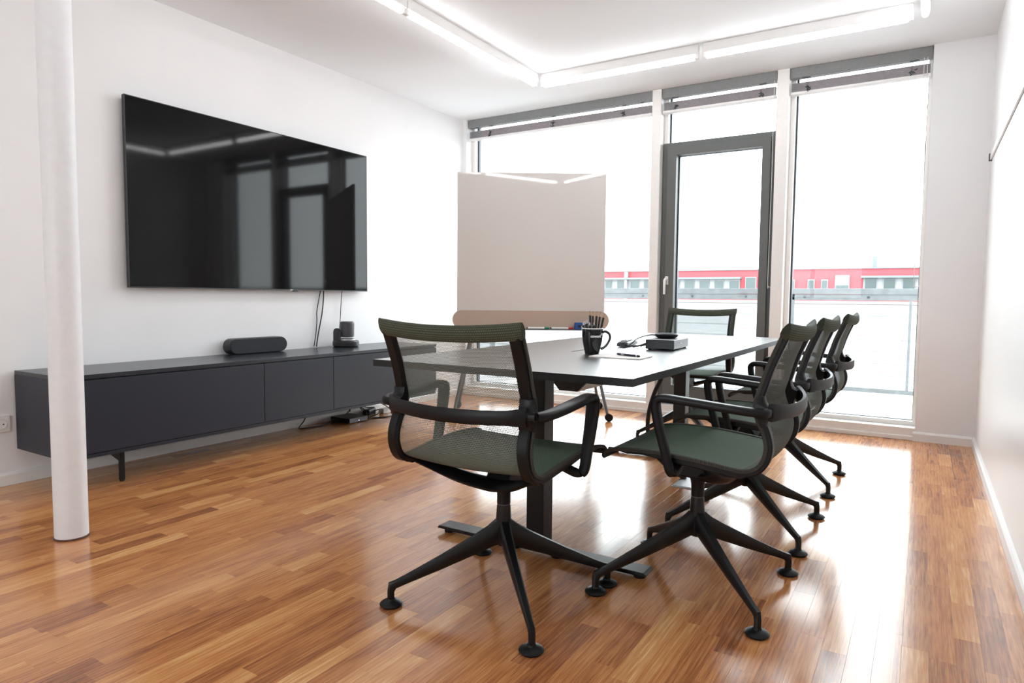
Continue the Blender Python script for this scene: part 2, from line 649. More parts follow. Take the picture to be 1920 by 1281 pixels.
# ------------------------------------------------------------------ conference table
TX0, TX1, TY0, TY1, TZ = 2.125, 3.125, 1.787, 4.25, .72
T = thing('conference_table', 'long black meeting table with two-column steel legs', 'table', (2.625, 3.02, 0))
ox, oy = 2.625, 3.02
FX0, FX1, FY0, FY1 = 2.541, 2.662, 2.55, 3.45
mb = MB()
for (a, b, c, e) in ((TX0, FX0, TY0, TY1), (FX1, TX1, TY0, TY1), (FX0, FX1, TY0, FY0), (FX0, FX1, FY1, TY1)):
    pass
# slab with a slot for the cable flap
A = [(TX0 - ox, TY0 - oy), (TX1 - ox, TY0 - oy), (TX1 - ox, TY1 - oy), (TX0 - ox, TY1 - oy)]
B = [(FX0 - ox, FY0 - oy), (FX1 - ox, FY0 - oy), (FX1 - ox, FY1 - oy), (FX0 - ox, FY1 - oy)]
mb.loft([[(x, y, TZ - .024) for x, y in A], [(x, y, TZ - .024) for x, y in B], [(x, y, TZ) for x, y in B], [(x, y, TZ) for x, y in A]], loop=True)
top = mb.build('tabletop', 'table', T)
top.data.materials.append(M['table_edge'])
for p in top.data.polygons:
    if abs(p.normal.z) < .5:
        p.material_index = 1
bx('cable_flap', 'table', T, FX0 - ox + .006, FX1 - ox - .006, FY0 - oy + .006, FY1 - oy - .006, TZ - .019, TZ - .001, bevel=.001)
# cable tray: trapezoid trough
tr = [(-.168, TZ - .026), (.168, TZ - .026), (.042, TZ - .153), (-.042, TZ - .153)]
MB().prism([(a - .03, b) for a, b in tr], (2.44 - oy, 3.72 - oy), 'y').build('cable_tray', 'alu', T)
MB().prism([(a * .97 - .03, b + .001) for a, b in tr], (2.428 - oy, 2.441 - oy), 'y').build('tray_end', 'black_metal', T)
for k, yc in enumerate((2.15, 3.85)):
    lg = MB().box(-.038, .034, yc - oy - .038, yc - oy + .038, .03, TZ - .06).build('leg', 'black_metal', T, bevel=.004)
    lg2 = MB().box(-.03, .028, yc - oy - .03, yc - oy + .03, TZ - .1, TZ - .025)
    lg2.build('leg_sleeve', 'black_metal', lg)
    f = MB()
    yf = yc - oy - .03
    f.prism([(-.435, .022), (-.428, .030), (.438, .030), (.445, .022), (.445, .018), (-.435, .018)], (yf - .037, yf + .037), 'y')
    ft = f.build('foot_bar', 'black_metal', T, bevel=.002)
    g = MB()
    for xx in (-.40, -.09, .09, .41):
        g.lathe([(0, 0), (.02, 0), (.022, .004), (.022, .014), (.016, .018), (0, .018)], (xx, yf, 0), 14)
    g.box(-.40, .40, yf - .02, yf + .02, .009, .018)
    g.build('foot_glides', 'black', ft)
    MB().box(-.28, .28, yc - oy - .03, yc - oy + .03, TZ - .055, TZ - .024).build('cross_beam', 'black_metal', T)


# ------------------------------------------------------------------ chairs
PROF = [(.234, .450), (.226, .466), (.200, .477), (.14, .484), (.06, .485), (-.03, .480), (-.11, .472), (-.17, .465), (-.205, .466),
        (-.232, .480), (-.248, .507), (-.2525, .540), (-.244, .575), (-.230, .605), (-.221, .632), (-.219, .66), (-.234, .714), (-.25, .766), (-.277, .833), (-.296, .878)]
PR = spline([(0, a, b) for a, b in PROF], 4)
S = [0.]
for a, b in zip(PR[:-1], PR[1:]):
    S.append(S[-1] + (b - a).length)
SB = next(S[i] for i, p in enumerate(PR) if p.y < -.2)      # arc length where the seat turns up


def pframe(i):
    t = (PR[min(i + 1, len(PR) - 1)] - PR[max(i - 1, 0)]).normalized()
    return Vector((0, -t.z, t.y))


NRM = [pframe(i) for i in range(len(PR))]


def hw(i):
    z = PR[i].z
    if z < .52:
        return .250
    return .250 - .010 * min(1, (z - .52) / .2)


def bow(i):
    s = S[i]
    seat = .010 * min(1, s / .06)
    back = .030
    k = min(1, max(0, (s - SB + .02) / .20))
    k2 = min(1, max(0, (PR[i].z - .70) / .18))
    return seat * (1 - k) + (back - .010 * k2) * k


def sag(i):
    return .006 * max(0, (PR[i].z - .78) / .1)


def spt(i, t, off=0.):
    p = PR[i] + NRM[i] * (bow(i) * (1 - t * t) + off)
    return Vector((t * (hw(i) - .012), p.y, p.z - sag(i) * (1 - t * t)))


NTx = 15


def sling(name, mat, parent, i0, i1, offs):
    mb = MB()
    vs, fs, uv = [], [], []
    for off in offs:
        o = len(vs)
        for i in range(i0, i1 + 1):
            for j in range(NTx):
                t = -1 + 2 * j / (NTx - 1)
                vs.append(tuple(spt(i, t, off)))
                uv.append((t * .23, S[i]))
        for i in range(i1 - i0):
            for j in range(NTx - 1):
                a = o + i * NTx + j
                fs.append((a, a + 1, a + NTx + 1, a + NTx))
    me = bpy.data.meshes.new(name)
    me.from_pydata(vs, [], fs)
    ul = me.uv_layers.new(name='UVMap')
    for lp in me.loops:
        ul.data[lp.index].uv = uv[lp.vertex_index]
    for p in me.polygons:
        p.use_smooth = True
    me.materials.append(M[mat])
    if len(offs) > 1:
        me.materials.append(M['mesh_outer'])
        per = len(me.polygons) // len(offs)
        for p in me.polygons:
            p.material_index = 1 if p.index >= per * (len(offs) - 1) else 0
    ob = bpy.data.objects.new(name, me)
    COL.objects.link(ob)
    ob.parent = parent
    return ob


def uv_sweep(name, mat, parent, rings, svals):
    """Closed sweep with UVs: u = round the section, v = metres along."""
    n = len(rings[0])
    vs = [tuple(p) for r in rings for p in r]
    fs, uvs = [], []
    for i in range(len(rings) - 1):
        for j in range(n):
            k = (j + 1) % n
            fs.append((i * n + j, i * n + k, (i + 1) * n + k, (i + 1) * n + j))
            uvs += [(j / n * .05, svals[i]), ((j + 1) / n * .05, svals[i]), ((j + 1) / n * .05, svals[i + 1]), (j / n * .05, svals[i + 1])]
    m = len(rings) - 1
    fs.append(tuple(range(n))[::-1])
    fs.append(tuple(m * n + j for j in range(n)))
    uvs += [(0, 0)] * (2 * n)
    me = bpy.data.meshes.new(name)
    me.from_pydata(vs, [], fs)
    ul = me.uv_layers.new(name='UVMap')
    for k, u in enumerate(uvs):
        ul.data[k].uv = u
    for p in me.polygons:
        p.use_smooth = True
    me.set_sharp_from_angle(angle=math.radians(50))
    me.materials.append(M[mat])
    ob = bpy.data.objects.new(name, me)
    COL.objects.link(ob)
    ob.parent = parent
    return ob


def make_chair():
    t = thing('swivel_armchair', 'x', 'chair')
    iS = next(i for i in range(len(S)) if S[i] >= SB - .02)
    sling('seat', 'fabric', t, 0, iS, (0.0,))
    sling('mesh_back', 'mesh', t, iS, len(PR) - 4, tuple(-.00033 + .00011 * k for k in range(7)))
    # side rails and stitched edging follow the profile
    for sx in (-1, 1):
        rings = []
        i1 = len(PR) - 3
        i0 = next(i for i in range(len(PR)) if PR[i].y < .205)
        for i in range(i0, i1 + 1):
            h = hw(i)
            p, n = PR[i], NRM[i]
            z = p.z
            wd = .038 if p.y < -.15 else .028
            a, b = (h - .006) * sx, (h - .006 - wd) * sx
            th = .020 if p.y < -.19 else .016 + .010 * max(0, min(1, (.10 - p.y) / .1))
            e = min(1, .3 + (S[i] - S[i0]) / .06)
            cs = []
            for xx, o in ((a, .003), (a, th * e - .004), (a - .004 * sx, th * e), (b + .008 * sx, th * e), (b, th * e * .55), (b, .004)):
                cs.append(Vector((xx, p.y, p.z)) + n * o)
            if sx < 0:
                cs = cs[::-1]
            rings.append(cs)
        MB().loft(rings).build('side_rail', 'black', t, smooth=True, angle=35)
        rings = []
        for i in range(0, len(PR)):
            h = hw(i)
            p, n = PR[i], NRM[i]
            cs = [Vector((xx * sx, p.y, p.z)) + n * o for xx, o in ((h - .013, -.003), (h - .003, -.0035), (h, -.001), (h, .006), (h - .004, .008), (h - .013, .004))]
            if sx < 0:
                cs = cs[::-1]
            rings.append(cs)
        uv_sweep('edge_trim', 'stitch', t, rings[2:], S[2:])
    fe = MB()
    fr_ = []
    for j in range(15):
        tt = -1 + 2 * j / 14
        c = spt(2, tt)
        c.x = tt * .249
        fr_.append([c + Vector((0, .0075 * math.cos(2 * math.pi * q / 10) - .002, .010 * math.sin(2 * math.pi * q / 10) - .004)) for q in range(10)])
    fe.loft(fr_).build('front_edge', 'band_dark', t, smooth=True)
    # padded head band wrapped round the top
    k0 = next(i for i in range(len(PR)) if PR[i].z > .838)
    idx = list(range(k0, len(PR)))
    sec = []
    rings = []
    sv = []
    for j in range(21):
        tt = -1 + 2 * j / 20
        fr, bk = [], []
        endk = 1 - .35 * max(0, (abs(tt) - .9) / .1)
        for i in idx:
            hh = hw(i)
            p = PR[i] + NRM[i] * (bow(i) * (1 - tt * tt) + .004)
            c = Vector((tt * (hh - .001 + .004 * (i - k0) / len(idx)), p.y, p.z - sag(i) * (1 - tt * tt)))
            q = (i - k0) / (len(idx) - 1)
            th = (.010 + .006 * math.sin(math.pi * min(1, q * 1.0))) * endk
            fr.append(c - NRM[i] * th)
            bk.append(c + NRM[i] * (th + .003))
        topn = (PR[-1] - PR[-2]).normalized()
        tip = (fr[-1] + bk[-1]) / 2 + Vector((0, topn.y, topn.z)) * .012
        t1 = (fr[-1] * .75 + bk[-1] * .25) + Vector((0, topn.y, topn.z)) * .009
        t2 = (fr[-1] * .25 + bk[-1] * .75) + Vector((0, topn.y, topn.z)) * .009
        rings.append(fr + [t1, tip, t2] + bk[::-1])
        sv.append(tt * .24)
    n = len(rings[0])
    vs = [tuple(p) for r in rings for p in r]
    fs, uvs = [], []
    for i in range(20):
        for j in range(n):
            k = (j + 1) % n
            fs.append((i * n + j, i * n + k, (i + 1) * n + k, (i + 1) * n + j))
            uvs += [(sv[i], j * .008), (sv[i], (j + 1) * .008), (sv[i + 1], (j + 1) * .008), (sv[i + 1], j * .008)]
    fs += [tuple(range(n))[::-1], tuple(20 * n + j for j in range(n))]
    uvs += [(0, 0)] * (2 * n)
    me = bpy.data.meshes.new('head_band')
    me.from_pydata(vs, [], fs)
    ul = me.uv_layers.new(name='UVMap')
    for k, u in enumerate(uvs):
        ul.data[k].uv = u
    for p in me.polygons:
        p.use_smooth = True
    me.set_sharp_from_angle(angle=math.radians(60))
    me.materials.append(M['band'])
    hb = bpy.data.objects.new('head_band', me)
    COL.objects.link(hb)
    hb.parent = t
    # bowed lumbar brace with flared brackets
    rings = []
    for j in range(25):
        tt = -1 + 2 * j / 24
        e = abs(tt)
        xx = tt * .236
        yy = -.262 - .048 * (1 - tt * tt) ** .8
        zz = .636 - .008 * (1 - tt * tt)
        hh = .020 + .006 * max(0, (e - .8) / .2)
        th = .0085
        rings.append([(xx, yy - th, zz - hh * .55), (xx, yy - th, zz + hh * .55), (xx, yy - th * .5, zz + hh), (xx, yy + th * .6, zz + hh * .9), (xx, yy + th, zz), (xx, yy + th * .6, zz - hh * .9), (xx, yy - th * .5, zz - hh)])
    MB().loft(rings).build('lumbar_brace', 'black', t, smooth=True, angle=50)
    for sx in (-1, 1):
        # clasp hugging the side rail
        i_lo = next(i for i in range(len(PR)) if PR[i].z > .585 and PR[i].y < -.2)
        i_hi = next(i for i in range(len(PR)) if PR[i].z > .680 and PR[i].y < -.2)
        rings = []
        for i in range(i_lo, i_hi + 1):
            q = (i - i_lo) / (i_hi - i_lo)
            bul = math.sin(math.pi * q) ** 1.2
            p, n, h = PR[i], NRM[i], hw(i)
            cs = [Vector((xx * sx, p.y, p.z)) + n * o for xx, o in ((h + .001 + .003 * bul, .004), (h + .001 + .003 * bul, .014 + .024 * bul), (h - .006, .019 + .031 * bul), (h - .028, .0205 + .033 * bul), (h - .042, .018 + .026 * bul), (h - .046, .004))]
            if sx < 0:
                cs = cs[::-1]
            rings.append(cs)
        MB().loft(rings).build('rail_clasp', 'black', t, smooth=True, angle=50)
        # arm loop
        path = spline([(.238 * sx, -.256, .636), (.266 * sx, -.244, .637), (.278 * sx, -.18, .642), (.279 * sx, -.03, .654), (.279 * sx, .026, .6575),
                       (.279 * sx, .046, .652), (.279 * sx, .0525, .634), (.278 * sx, .042, .575), (.276 * sx, .022, .50), (.275 * sx, .010, .452), (.268 * sx, .004, .436), (.250 * sx, .001, .434), (.215 * sx, .0, .445), (.18 * sx, .0, .452)], 5)
        rings = []
        for i, p in enumerate(path):
            tg = (path[min(i + 1, len(path) - 1)] - path[max(i - 1, 0)]).normalized()
            side = Vector((1, 0, 0)) if abs(tg.x) < .8 else Vector((0, 1, 0))
            side = (side - tg * side.dot(tg)).normalized()
            u2 = tg.cross(side).normalized()
            ra, rb = .0205, .0115
            if i < 12:
                ra = .0125 + .008 * i / 12
                rb = .0130 - .0015 * i / 12
            if p.z < .62:
                ra = .0145 + .006 * max(0, (p.z - .43) / .19)
            rings.append([p + side * ra * a + u2 * rb * b for a, b in ((1, .45), (.86, .88), (.4, 1), (-.4, 1), (-.86, .88), (-1, .45), (-1, -.45), (-.86, -.88), (-.4, -1), (.4, -1), (.86, -.88), (1, -.45))])
        MB().loft(rings).build('armrest', 'black', t, smooth=True, angle=60)
    # crescent seat carrier, mechanism and column
    pts = spline([(-.236, -.15, .446), (-.17, -.13, .424), (-.09, -.085, .388), (0, -.045, .368), (.09, -.085, .388), (.17, -.13, .424), (.236, -.15, .446)], 4)
    rad = [(.030 + .022 * (1 - abs(p.x) / .24), .009 + .009 * (1 - abs(p.x) / .24)) for p in pts]
    rings = []
    for p, (a, b) in zip(pts, rad):
        rings.append([p + Vector((0, a * math.cos(2 * math.pi * j / 10), b * math.sin(2 * math.pi * j / 10))) for j in range(10)])
    MB().loft(rings).build('seat_carrier', 'black', t, smooth=True, angle=60)
    mb = MB().prism([(-.05, .375), (-.03, .362), (.05, .366), (.16, .43), (.15, .446), (.03, .445), (-.02, .42)], (-.042, .042), 'x')
    mb.build('tilt_mechanism', 'black', t, bevel=.006)
    MB().lathe([(0, .372), (.030, .372), (.024, .350), (.0215, .335), (.0215, .300), (0, .300)], seg=24).build('column', 'black', t, smooth=True)
    MB().lathe([(0, .301), (.0195, .301), (.0195, .2955), (0, .2955)], seg=24).build('lift_ring', 'grey_metal', t, smooth=True)
    hub = MB().lathe([(0, .2965), (.021, .2965), (.022, .29), (.0245, .245), (.027, .215), (.026, .18), (.018, .165), (0, .162)], seg=24)
    hub.build('hub', 'black_metal', t, smooth=True)
    for k in range(4):
        a = math.pi / 4 + k * math.pi / 2
        c, s = math.cos(a), math.sin(a)

        def L(r, o, z):
            return (r * c - o * s, r * s + o * c, z)
        rings = []
        for r, z, hz, ww, ur, uz in ((.0, .210, .042, .018, 0, 1), (.025, .207, .039, .021, 0, 1), (.05, .192, .034, .0195, 0, 1), (.10, .168, .029, .0175, 0, 1), (.2, .1235, .0215, .0145, 0, 1), (.30, .082, .014, .0118, 0, 1),
                                     (.338, .0665, .0125, .0108, 0, 1), (.3495, .0605, .0150, .0106, .66, .75), (.3530, .047, .0105, .0104, 1, .12), (.3530, .020, .0100, .0098, 1, 0)):
            rings.append([L(r + q * hz * ur, o * ww, z + q * hz * uz) for o, q in ((.55, 1), (.95, .55), (.8, -.5), (.4, -1), (-.4, -1), (-.8, -.5), (-.95, .55), (-.55, 1))])
        lg = MB().loft(rings)
        ob = lg.build('leg', 'black_metal', t, smooth=True, angle=45)
        x_, y_, _ = L(.3525, 0, 0)
        gl = MB().lathe([(0, .024), (.0115, .024), (.014, .0195), (.026, .0155), (.0335, .010), (.035, .0075), (.034, .005), (.029, .004), (.0285, 0), (0, 0)], (x_, y_, 0), 28)
        gl.build('floor_glide', 'black', ob, smooth=True, angle=40)
    return t


chair_spots = [
    (2.718, 1.748, 0.0, 0.0, 'green mesh swivel armchair at the near table end, seen from behind'),
    (3.211, 2.170, 90.0, 0, 'green mesh swivel armchair at the long table side, nearest of three in a row'),
    (3.212, 2.876, 90.0, 0, 'green mesh swivel armchair at the long table side, middle of three in a row'),
    (3.216, 3.738, 90.0, 0, 'green mesh swivel armchair at the long table side, farthest of three in a row'),
    (2.480, 4.430, 180.0, 0, 'green mesh swivel armchair at the far table end in front of the balcony door'),
]
proto = make_chair()
for k, (x, y, a, b, lab) in enumerate(chair_spots):
    o = proto if k == 0 else copy_tree(proto)
    o.location = (x, y, 0)
    o.rotation_euler = (0, 0, math.radians(a))
    tag(o, lab, 'chair', 'swivel armchairs around the meeting table')

# ------------------------------------------------------------------ lowboard along the left wall
LB = thing('lowboard', 'long slate-grey lowboard cabinet below the screen', 'cabinet', (0, 0, 0))
Y0, Y1, XF, ZB, ZT = 1.485, 4.235, .487, .176, .567
LB.location = (.25, (Y0 + Y1) / 2, 0)
lx, ly = .25, (Y0 + Y1) / 2
bx('body', 'slate', LB, .018 - lx, XF - .022 - lx, Y0 - ly, Y1 - ly, ZB, ZT - .024, bevel=.001)
bx('top_board', 'slate_top', LB, .018 - lx, XF - lx, Y0 - ly, Y1 - ly, ZT - .0215, ZT, bevel=.0015)
bx('side_panel', 'slate', LB, .018 - lx, XF - .02 - lx, Y0 - .001 - ly, Y0 + .018 - ly, ZB, ZT - .0215, bevel=.001)
for a, b in ((Y0, 2.585), (2.585, 3.134), (3.134, Y1)):
    bx('door_front', 'slate', LB, XF - .0205 - lx, XF - .001 - lx, a + .0018 - ly, b - .0018 - ly, ZB + .012, ZT - .0265, bevel=.001)
bx('base_edge', 'slate', LB, XF - .05 - lx, XF - .008 - lx, Y0 - ly, Y1 - ly, ZB - .010, ZB + .009, bevel=.001)
for yl in (1.79, 3.93):
    lo = MB()
    lo.box(.383 - lx, .405 - lx, yl - .011 - ly, yl + .011 - ly, .006, ZB)
    ob = lo.build('leg', 'black_metal', LB, bevel=.002)
    MB().prism([(.05 - lx, ZB), (.385 - lx, ZB), (.385 - lx, ZB - .075), (.16 - lx, ZB - .012)], (yl - .006 - ly, yl + .006 - ly), 'y').build('bracket', 'black_metal', ob)
    MB().lathe([(0, 0), (.011, 0), (.011, .005), (.005, .008), (0, .008)], (.394 - lx, yl - ly, 0), 12).build('levelling_foot', 'black', ob)

# ------------------------------------------------------------------ wall screen
TVY0, TVY1, TVZ0, TVZ1, TVX = 2.0335, 3.8935, .984, 2.040, .060
tv = thing('television', 'huge flat black wall-mounted screen above the lowboard', 'television', (TVX, (TVY0 + TVY1) / 2, TVZ0))
hy, hz = (TVY1 - TVY0) / 2, TVZ1 - TVZ0
bx('housing', 'device', tv, -.024, -.002, -hy, hy, 0, hz, bevel=.002)
bx('screen_panel', 'screen', tv, -.0025, .0, -hy + .003, hy - .003, .006, hz - .003, bevel=.0005)
ring_mb = MB()
A = [(-hy, 0), (hy, 0), (hy, hz), (-hy, hz)]
B = [(-hy + .004, .007), (hy - .004, .007), (hy - .004, hz - .004), (-hy + .004, hz - .004)]
ring_mb.loft([[(-.004, a, b) for a, b in A], [(.0012, a, b) for a, b in A], [(.0012, a, b) for a, b in B], [(-.004, a, b) for a, b in B]], loop=True)
ring_mb.build('bezel', 'device', tv)
bx('back_box', 'device', tv, -.048, -.022, -.5, .5, .12, .72, bevel=.006)
bx('wall_bracket', 'black_metal', tv, -.059, -.046, -.35, .35, .2, .6)
bx('sensor_nub', 'device', tv, -.016, .0, .205, .245, -.008, .002, bevel=.002)
bx('maker_badge', 'alu', tv, .0, .002, .175, .20, .0008, .0048)

# ------------------------------------------------------------------ pillar
pl = thing('pillar', 'round white steel pillar standing in front of the lowboard', 'pillar', (1.028, 1.262, 0))
MB().lathe([(0, 0.004), (.0575, .004), (.0575, HC), (0, HC)], seg=48).build('shaft', 'pillar', pl, smooth=True)
MB().lathe([(0, 0), (.0605, 0), (.0605, .005), (.057, .008), (0, .008)], seg=40).build('sealant_ring', 'sealant', pl, smooth=True)

# ------------------------------------------------------------------ mobile whiteboard
bl, br = Vector((.628, 4.323, 0)), Vector((1.63, 4.95, 0))
dr = (br - bl).normalized()
ang = math.atan2(dr.y, dr.x)
Lb = (br - bl).length
mid = (bl + br) / 2
wb = thing('mobile_whiteboard', 'rolling whiteboard with taupe capsule-shaped ledge in front of the window', 'whiteboard', (mid.x, mid.y, 0), ang)
hb_ = Lb / 2
bx('board_panel', 'board', wb, -hb_, hb_, -.011, .011, .80, 1.936, bevel=.003)
r = .076
zc = .768
poly = []
for k in range(17):
    a = math.pi / 2 - math.pi * k / 16
    poly.append((hb_ + .036 - r + r * math.cos(a), zc + r * math.sin(a)))
for k in range(17):
    a = -math.pi / 2 - math.pi * k / 16
    poly.append((-hb_ - .036 + r + r * math.cos(a), zc + r * math.sin(a)))
MB().prism(poly, (-.030, -.012), 'y').build('ledge_panel', 'taupe', wb, bevel=.002)
MB().prism(poly, (.012, .030), 'y').build('ledge_panel', 'taupe', wb, bevel=.002)
bx('pen_tray', 'grey_metal', wb, -hb_ + .05, hb_ - .05, -.085, -.028, .690, .697, bevel=.001)
bx('spine_beam', 'grey_metal', wb, -hb_ + .04, hb_ - .04, -.012, .012, .69, .80)
for sx in (-1, 1):
    for sy in (-1, 1):
        lt = (sx * (hb_ - .13), sy * .008, .70)
        lbm = (sx * (hb_ + .0), sy * .285, .06)
        lg = MB().tube([lt, tuple(Vector(lt).lerp(Vector(lbm), .5)), lbm], [.016, .0145, .012], 12).build('leg', 'grey_metal', wb, smooth=True)
        cx_, cy_ = lbm[0], lbm[1]
        cst = MB()
        for oo in (-.016, .006):
            cst.lathe([(0, 0), (.022, 0), (.030, .002), (.031, .005), (.030, .008), (.022, .010), (0, .010)], (cx_ + sx * .012, cy_ + oo, .031), 20, 'y')
        cst.tube([(cx_, cy_, .07), (cx_, cy_, .045), (cx_ + sx * .012, cy_, .031)], .007, 8)
        cst.build('castor', 'black', lg, smooth=True, angle=40)


def on_board(lxp, lyp, z):
    return Vector((mid.x, mid.y, 0)) + Matrix.Rotation(ang, 3, 'Z') @ Vector((lxp, lyp, z))


def marker(x, cap, label):
    p = on_board(x, -.052, .6972)
    t = thing('marker_pen', label, 'marker', p, ang, 'pens on the whiteboard tray')
    MB().lathe([(0, -.115), (.0075, -.113), (.0085, -.11), (.0085, .02), (0, .02)], (0, 0, .0085), 14, 'x').build('barrel', 'white_plastic', t, smooth=True)
    MB().lathe([(0, -.124), (.005, -.123), (.006, -.114), (0, -.114)], (0, 0, .0085), 12, 'x').build('end_plug', 'black', t, smooth=True)
    MB().lathe([(0, .02), (.0092, .02), (.0092, .055), (.006, .06), (0, .06)], (0, 0, .0085), 14, 'x').build('cap', cap, t, smooth=True)


marker(.09, 'green_cap', 'white marker pen with green cap on the whiteboard tray')
marker(.28, 'red_cap', 'white marker pen with red cap on the whiteboard tray')
p = on_board(.405, -.056, .6972)
er = thing('board_eraser', 'blue felt board eraser on the whiteboard tray', 'eraser', p, ang)
bx('felt_block', 'blue', er, -.055, .055, -.022, .022, 0, .055, bevel=.004)
bx('printed_label', 'blue_dark', er, -.03, .035, -.0228, -.0215, .018, .036)

# ------------------------------------------------------------------ fluorescent battens in a ring
def batten(label, c, L, along):
    t = thing('fluorescent_batten', label, 'ceiling light', (c[0], c[1], HC), 0 if along == 'x' else math.pi / 2, 'ring of fluorescent battens on the ceiling')
    h = L / 2
    bx('housing', 'trim', t, -h, h, -.022, .022, -.062, 0, bevel=.003)
    for s in (-1, 1):
        MB().box(s * h - .014 - (.012 if s > 0 else -.012), s * h + .014 - (.012 if s > 0 else -.012), -.012, .012, -.092, -.06).build('lamp_holder', 'white_plastic', t, bevel=.003)
    MB().lathe([(0, -h + .026), (.016, -h + .026), (.0175, -h + .032), (.0175, h - .032), (.016, h - .026), (0, h - .026)], (0, 0, -.079), 16, 'x').build('tube', 'tube', t, smooth=True)


for k in range(2):
    yc = 4.452 - .745 - 1.492 * k
    nm = ('next to the windows', 'away from the windows')[k]
    batten('white fluorescent batten on the screen side of the ceiling, ' + nm, (1.262, yc), 1.488, 'y')
    batten('white fluorescent batten on the right-wall side of the ceiling, ' + nm, (3.758, yc + .04), 1.488, 'y')
batten('white fluorescent batten parallel to the windows, left of the pair', (1.886, 4.487), 1.19, 'x')
batten('white fluorescent batten parallel to the windows, right of the pair', (3.105, 4.487), 1.19, 'x')
batten('white fluorescent batten at the viewer end of the ceiling ring, screen side', (1.886, 1.452), 1.19, 'x')
batten('white fluorescent batten at the viewer end of the ceiling ring, right-wall side', (3.105, 1.452), 1.19, 'x')

# ------------------------------------------------------------------ venetian blinds
def blind(x0, x1, cords, label, loop=None):
    t = thing('venetian_blind', label, 'blind', ((x0 + x1) / 2, YW + .045, HC), group='raised grey venetian blinds at the windows')
    h = (x1 - x0) / 2
    bx('head_rail', 'blind', t, -h, h, -.028, .028, -.075, -.002, bevel=.002)
    sl = MB()
    for k in range(11):
        z = -.170 + .0058 * k
        o = .0015 * math.sin(k * 2.1)
        sl.prism([(-.025 + o, z), (o, z + .0022), (.025 + o, z), (.025 + o, z + .0012), (o, z + .0034), (-.025 + o, z + .0012)], (-h + .01, h - .01), 'x')
    sl.build('slat_stack', 'slat', t)
    bx('bottom_rail', 'white_plastic', t, -h + .006, h - .006, -.027, .027, -.192, -.173, bevel=.003)
    rnd = random.Random(int(x0 * 100))
    cxm = (x0 + x1) / 2
    for c in cords:
        cc = c - cxm
        cb = MB()
        for s in (-1, 1):
            cb.tube([(cc + .006 * s, -.031, -.07), (cc + .005 * s, -.031, -.12), (cc + .003 * s, -.030, -.175)], .0016, 6)
        ob = cb.build('lift_cord', 'cord', t)
        ld = MB()
        for q in range(9):
            px, pz = cc + rnd.uniform(-.006, .014), -.175 + rnd.uniform(0, .035)
            ld.tube([(px, -.029, pz), (px + rnd.uniform(-.022, .022), -.036, pz + rnd.uniform(-.012, .012)), (px + rnd.uniform(-.02, .02), -.029, pz + rnd.uniform(-.012, .02))], .0022, 5)
        ld.build('ladder_tape', 'gasket', ob)
        bx('cord_guide', 'gasket', t, cc - .014, cc + .014, -.012, .012, -.079, -.074)
    for q in (-h + .09, h - .09):
        bx('clip', 'gasket', t, q - .014, q + .014, -.02, .0, -.079, -.074)
    if loop is not None:
        lp = loop - cxm
        zb = -1.585
        pts = [(lp, -.03, -.07), (lp + .004, -.032, -.8), (lp + .002, -.036, zb + .06), (lp + .008, -.036, zb + .01), (lp + .02, -.036, zb), (lp + .032, -.036, zb + .012), (lp + .034, -.036, zb + .08), (lp + .03, -.03, -.8), (lp + .02, -.03, -.07)]
        MB().tube(spline(pts, 4), .0022, 6).build('cord_loop', 'white_cord', t, smooth=True)


blind(.055, 1.880, (.302, .969, 1.632), 'raised grey venetian blind at the wide window behind the whiteboard')
blind(1.963, 2.833, (2.074, 2.72), 'raised grey venetian blind above the balcony door', 2.815)
blind(2.925, 3.800, (3.042, 3.684), 'raised grey venetian blind at the window right of the balcony door', 3.752)

# ------------------------------------------------------------------ right wall: writable panel with rail
rp = thing('wall_panel', 'large white writable panel with a slim grey top rail on the right wall', 'wall panel', (W, 2.2, 0))
bx('panel', 'wall_right', rp, -.006, 0, -2.6, 2.78, .10, 1.806)
bx('top_rail', 'trim', rp, -.016, 0, -2.6, 2.80, 1.806, 1.842, bevel=.002)
bx('rail_groove', 'blind', rp, -.0085, -.006, -2.6, 2.79, 1.8052, 1.8066)
bx('end_cap', 'gasket', rp, -.022, -.001, 2.80, 2.818, 1.80, 1.845, bevel=.002)

# wall socket
ws = thing('wall_socket', 'white wall socket left of the lowboard', 'socket', (0, 1.4245, .305))
bx('cover_plate', 'white_plastic', ws, 0, .009, -.040, .040, -.040, .040, bevel=.003)
o = MB().lathe([(.0195, .0088), (.0205, .0112), (.026, .0112), (.027, .0088)], (0, 0, 0), 28, 'x').build('socket_ring', 'white_plastic', ws, smooth=True)
MB().lathe([(0, .0088), (.0198, .0088), (.0198, .0094), (0, .0094)], (0, 0, 0), 28, 'x').build('socket_well', 'trim', ws)
for s_ in (-1, 1):
    MB().lathe([(0, .0092), (.0035, .0092), (.0035, .0100), (0, .0100)], (0, s_ * .0095, 0), 12, 'x').build('contact_hole', 'dark_hole', ws)


# ------------------------------------------------------------------ things on the lowboard
sp = thing('conference_speaker', 'charcoal capsule-shaped conference loudspeaker lying on the lowboard', 'speaker', (.073, 2.845, ZT))
r, hl = .0505, .222
poly = []
for k in range(17):
    a = math.pi / 2 - math.pi * k / 16
    poly.append((hl - r + r * math.cos(a), r + .001 + r * math.sin(a)))
for k in range(17):
    a = -math.pi / 2 - math.pi * k / 16
    poly.append((-hl + r + r * math.cos(a), r + .001 + r * math.sin(a)))
MB().prism(poly, (-.040, .034), 'x').build('shell', 'device', sp, bevel=.004)
MB().prism([(a * .985, (b - r) * .95 + r) for a, b in poly], (.030, .042), 'x').build('grille', 'charcoal_cloth', sp, bevel=.004)

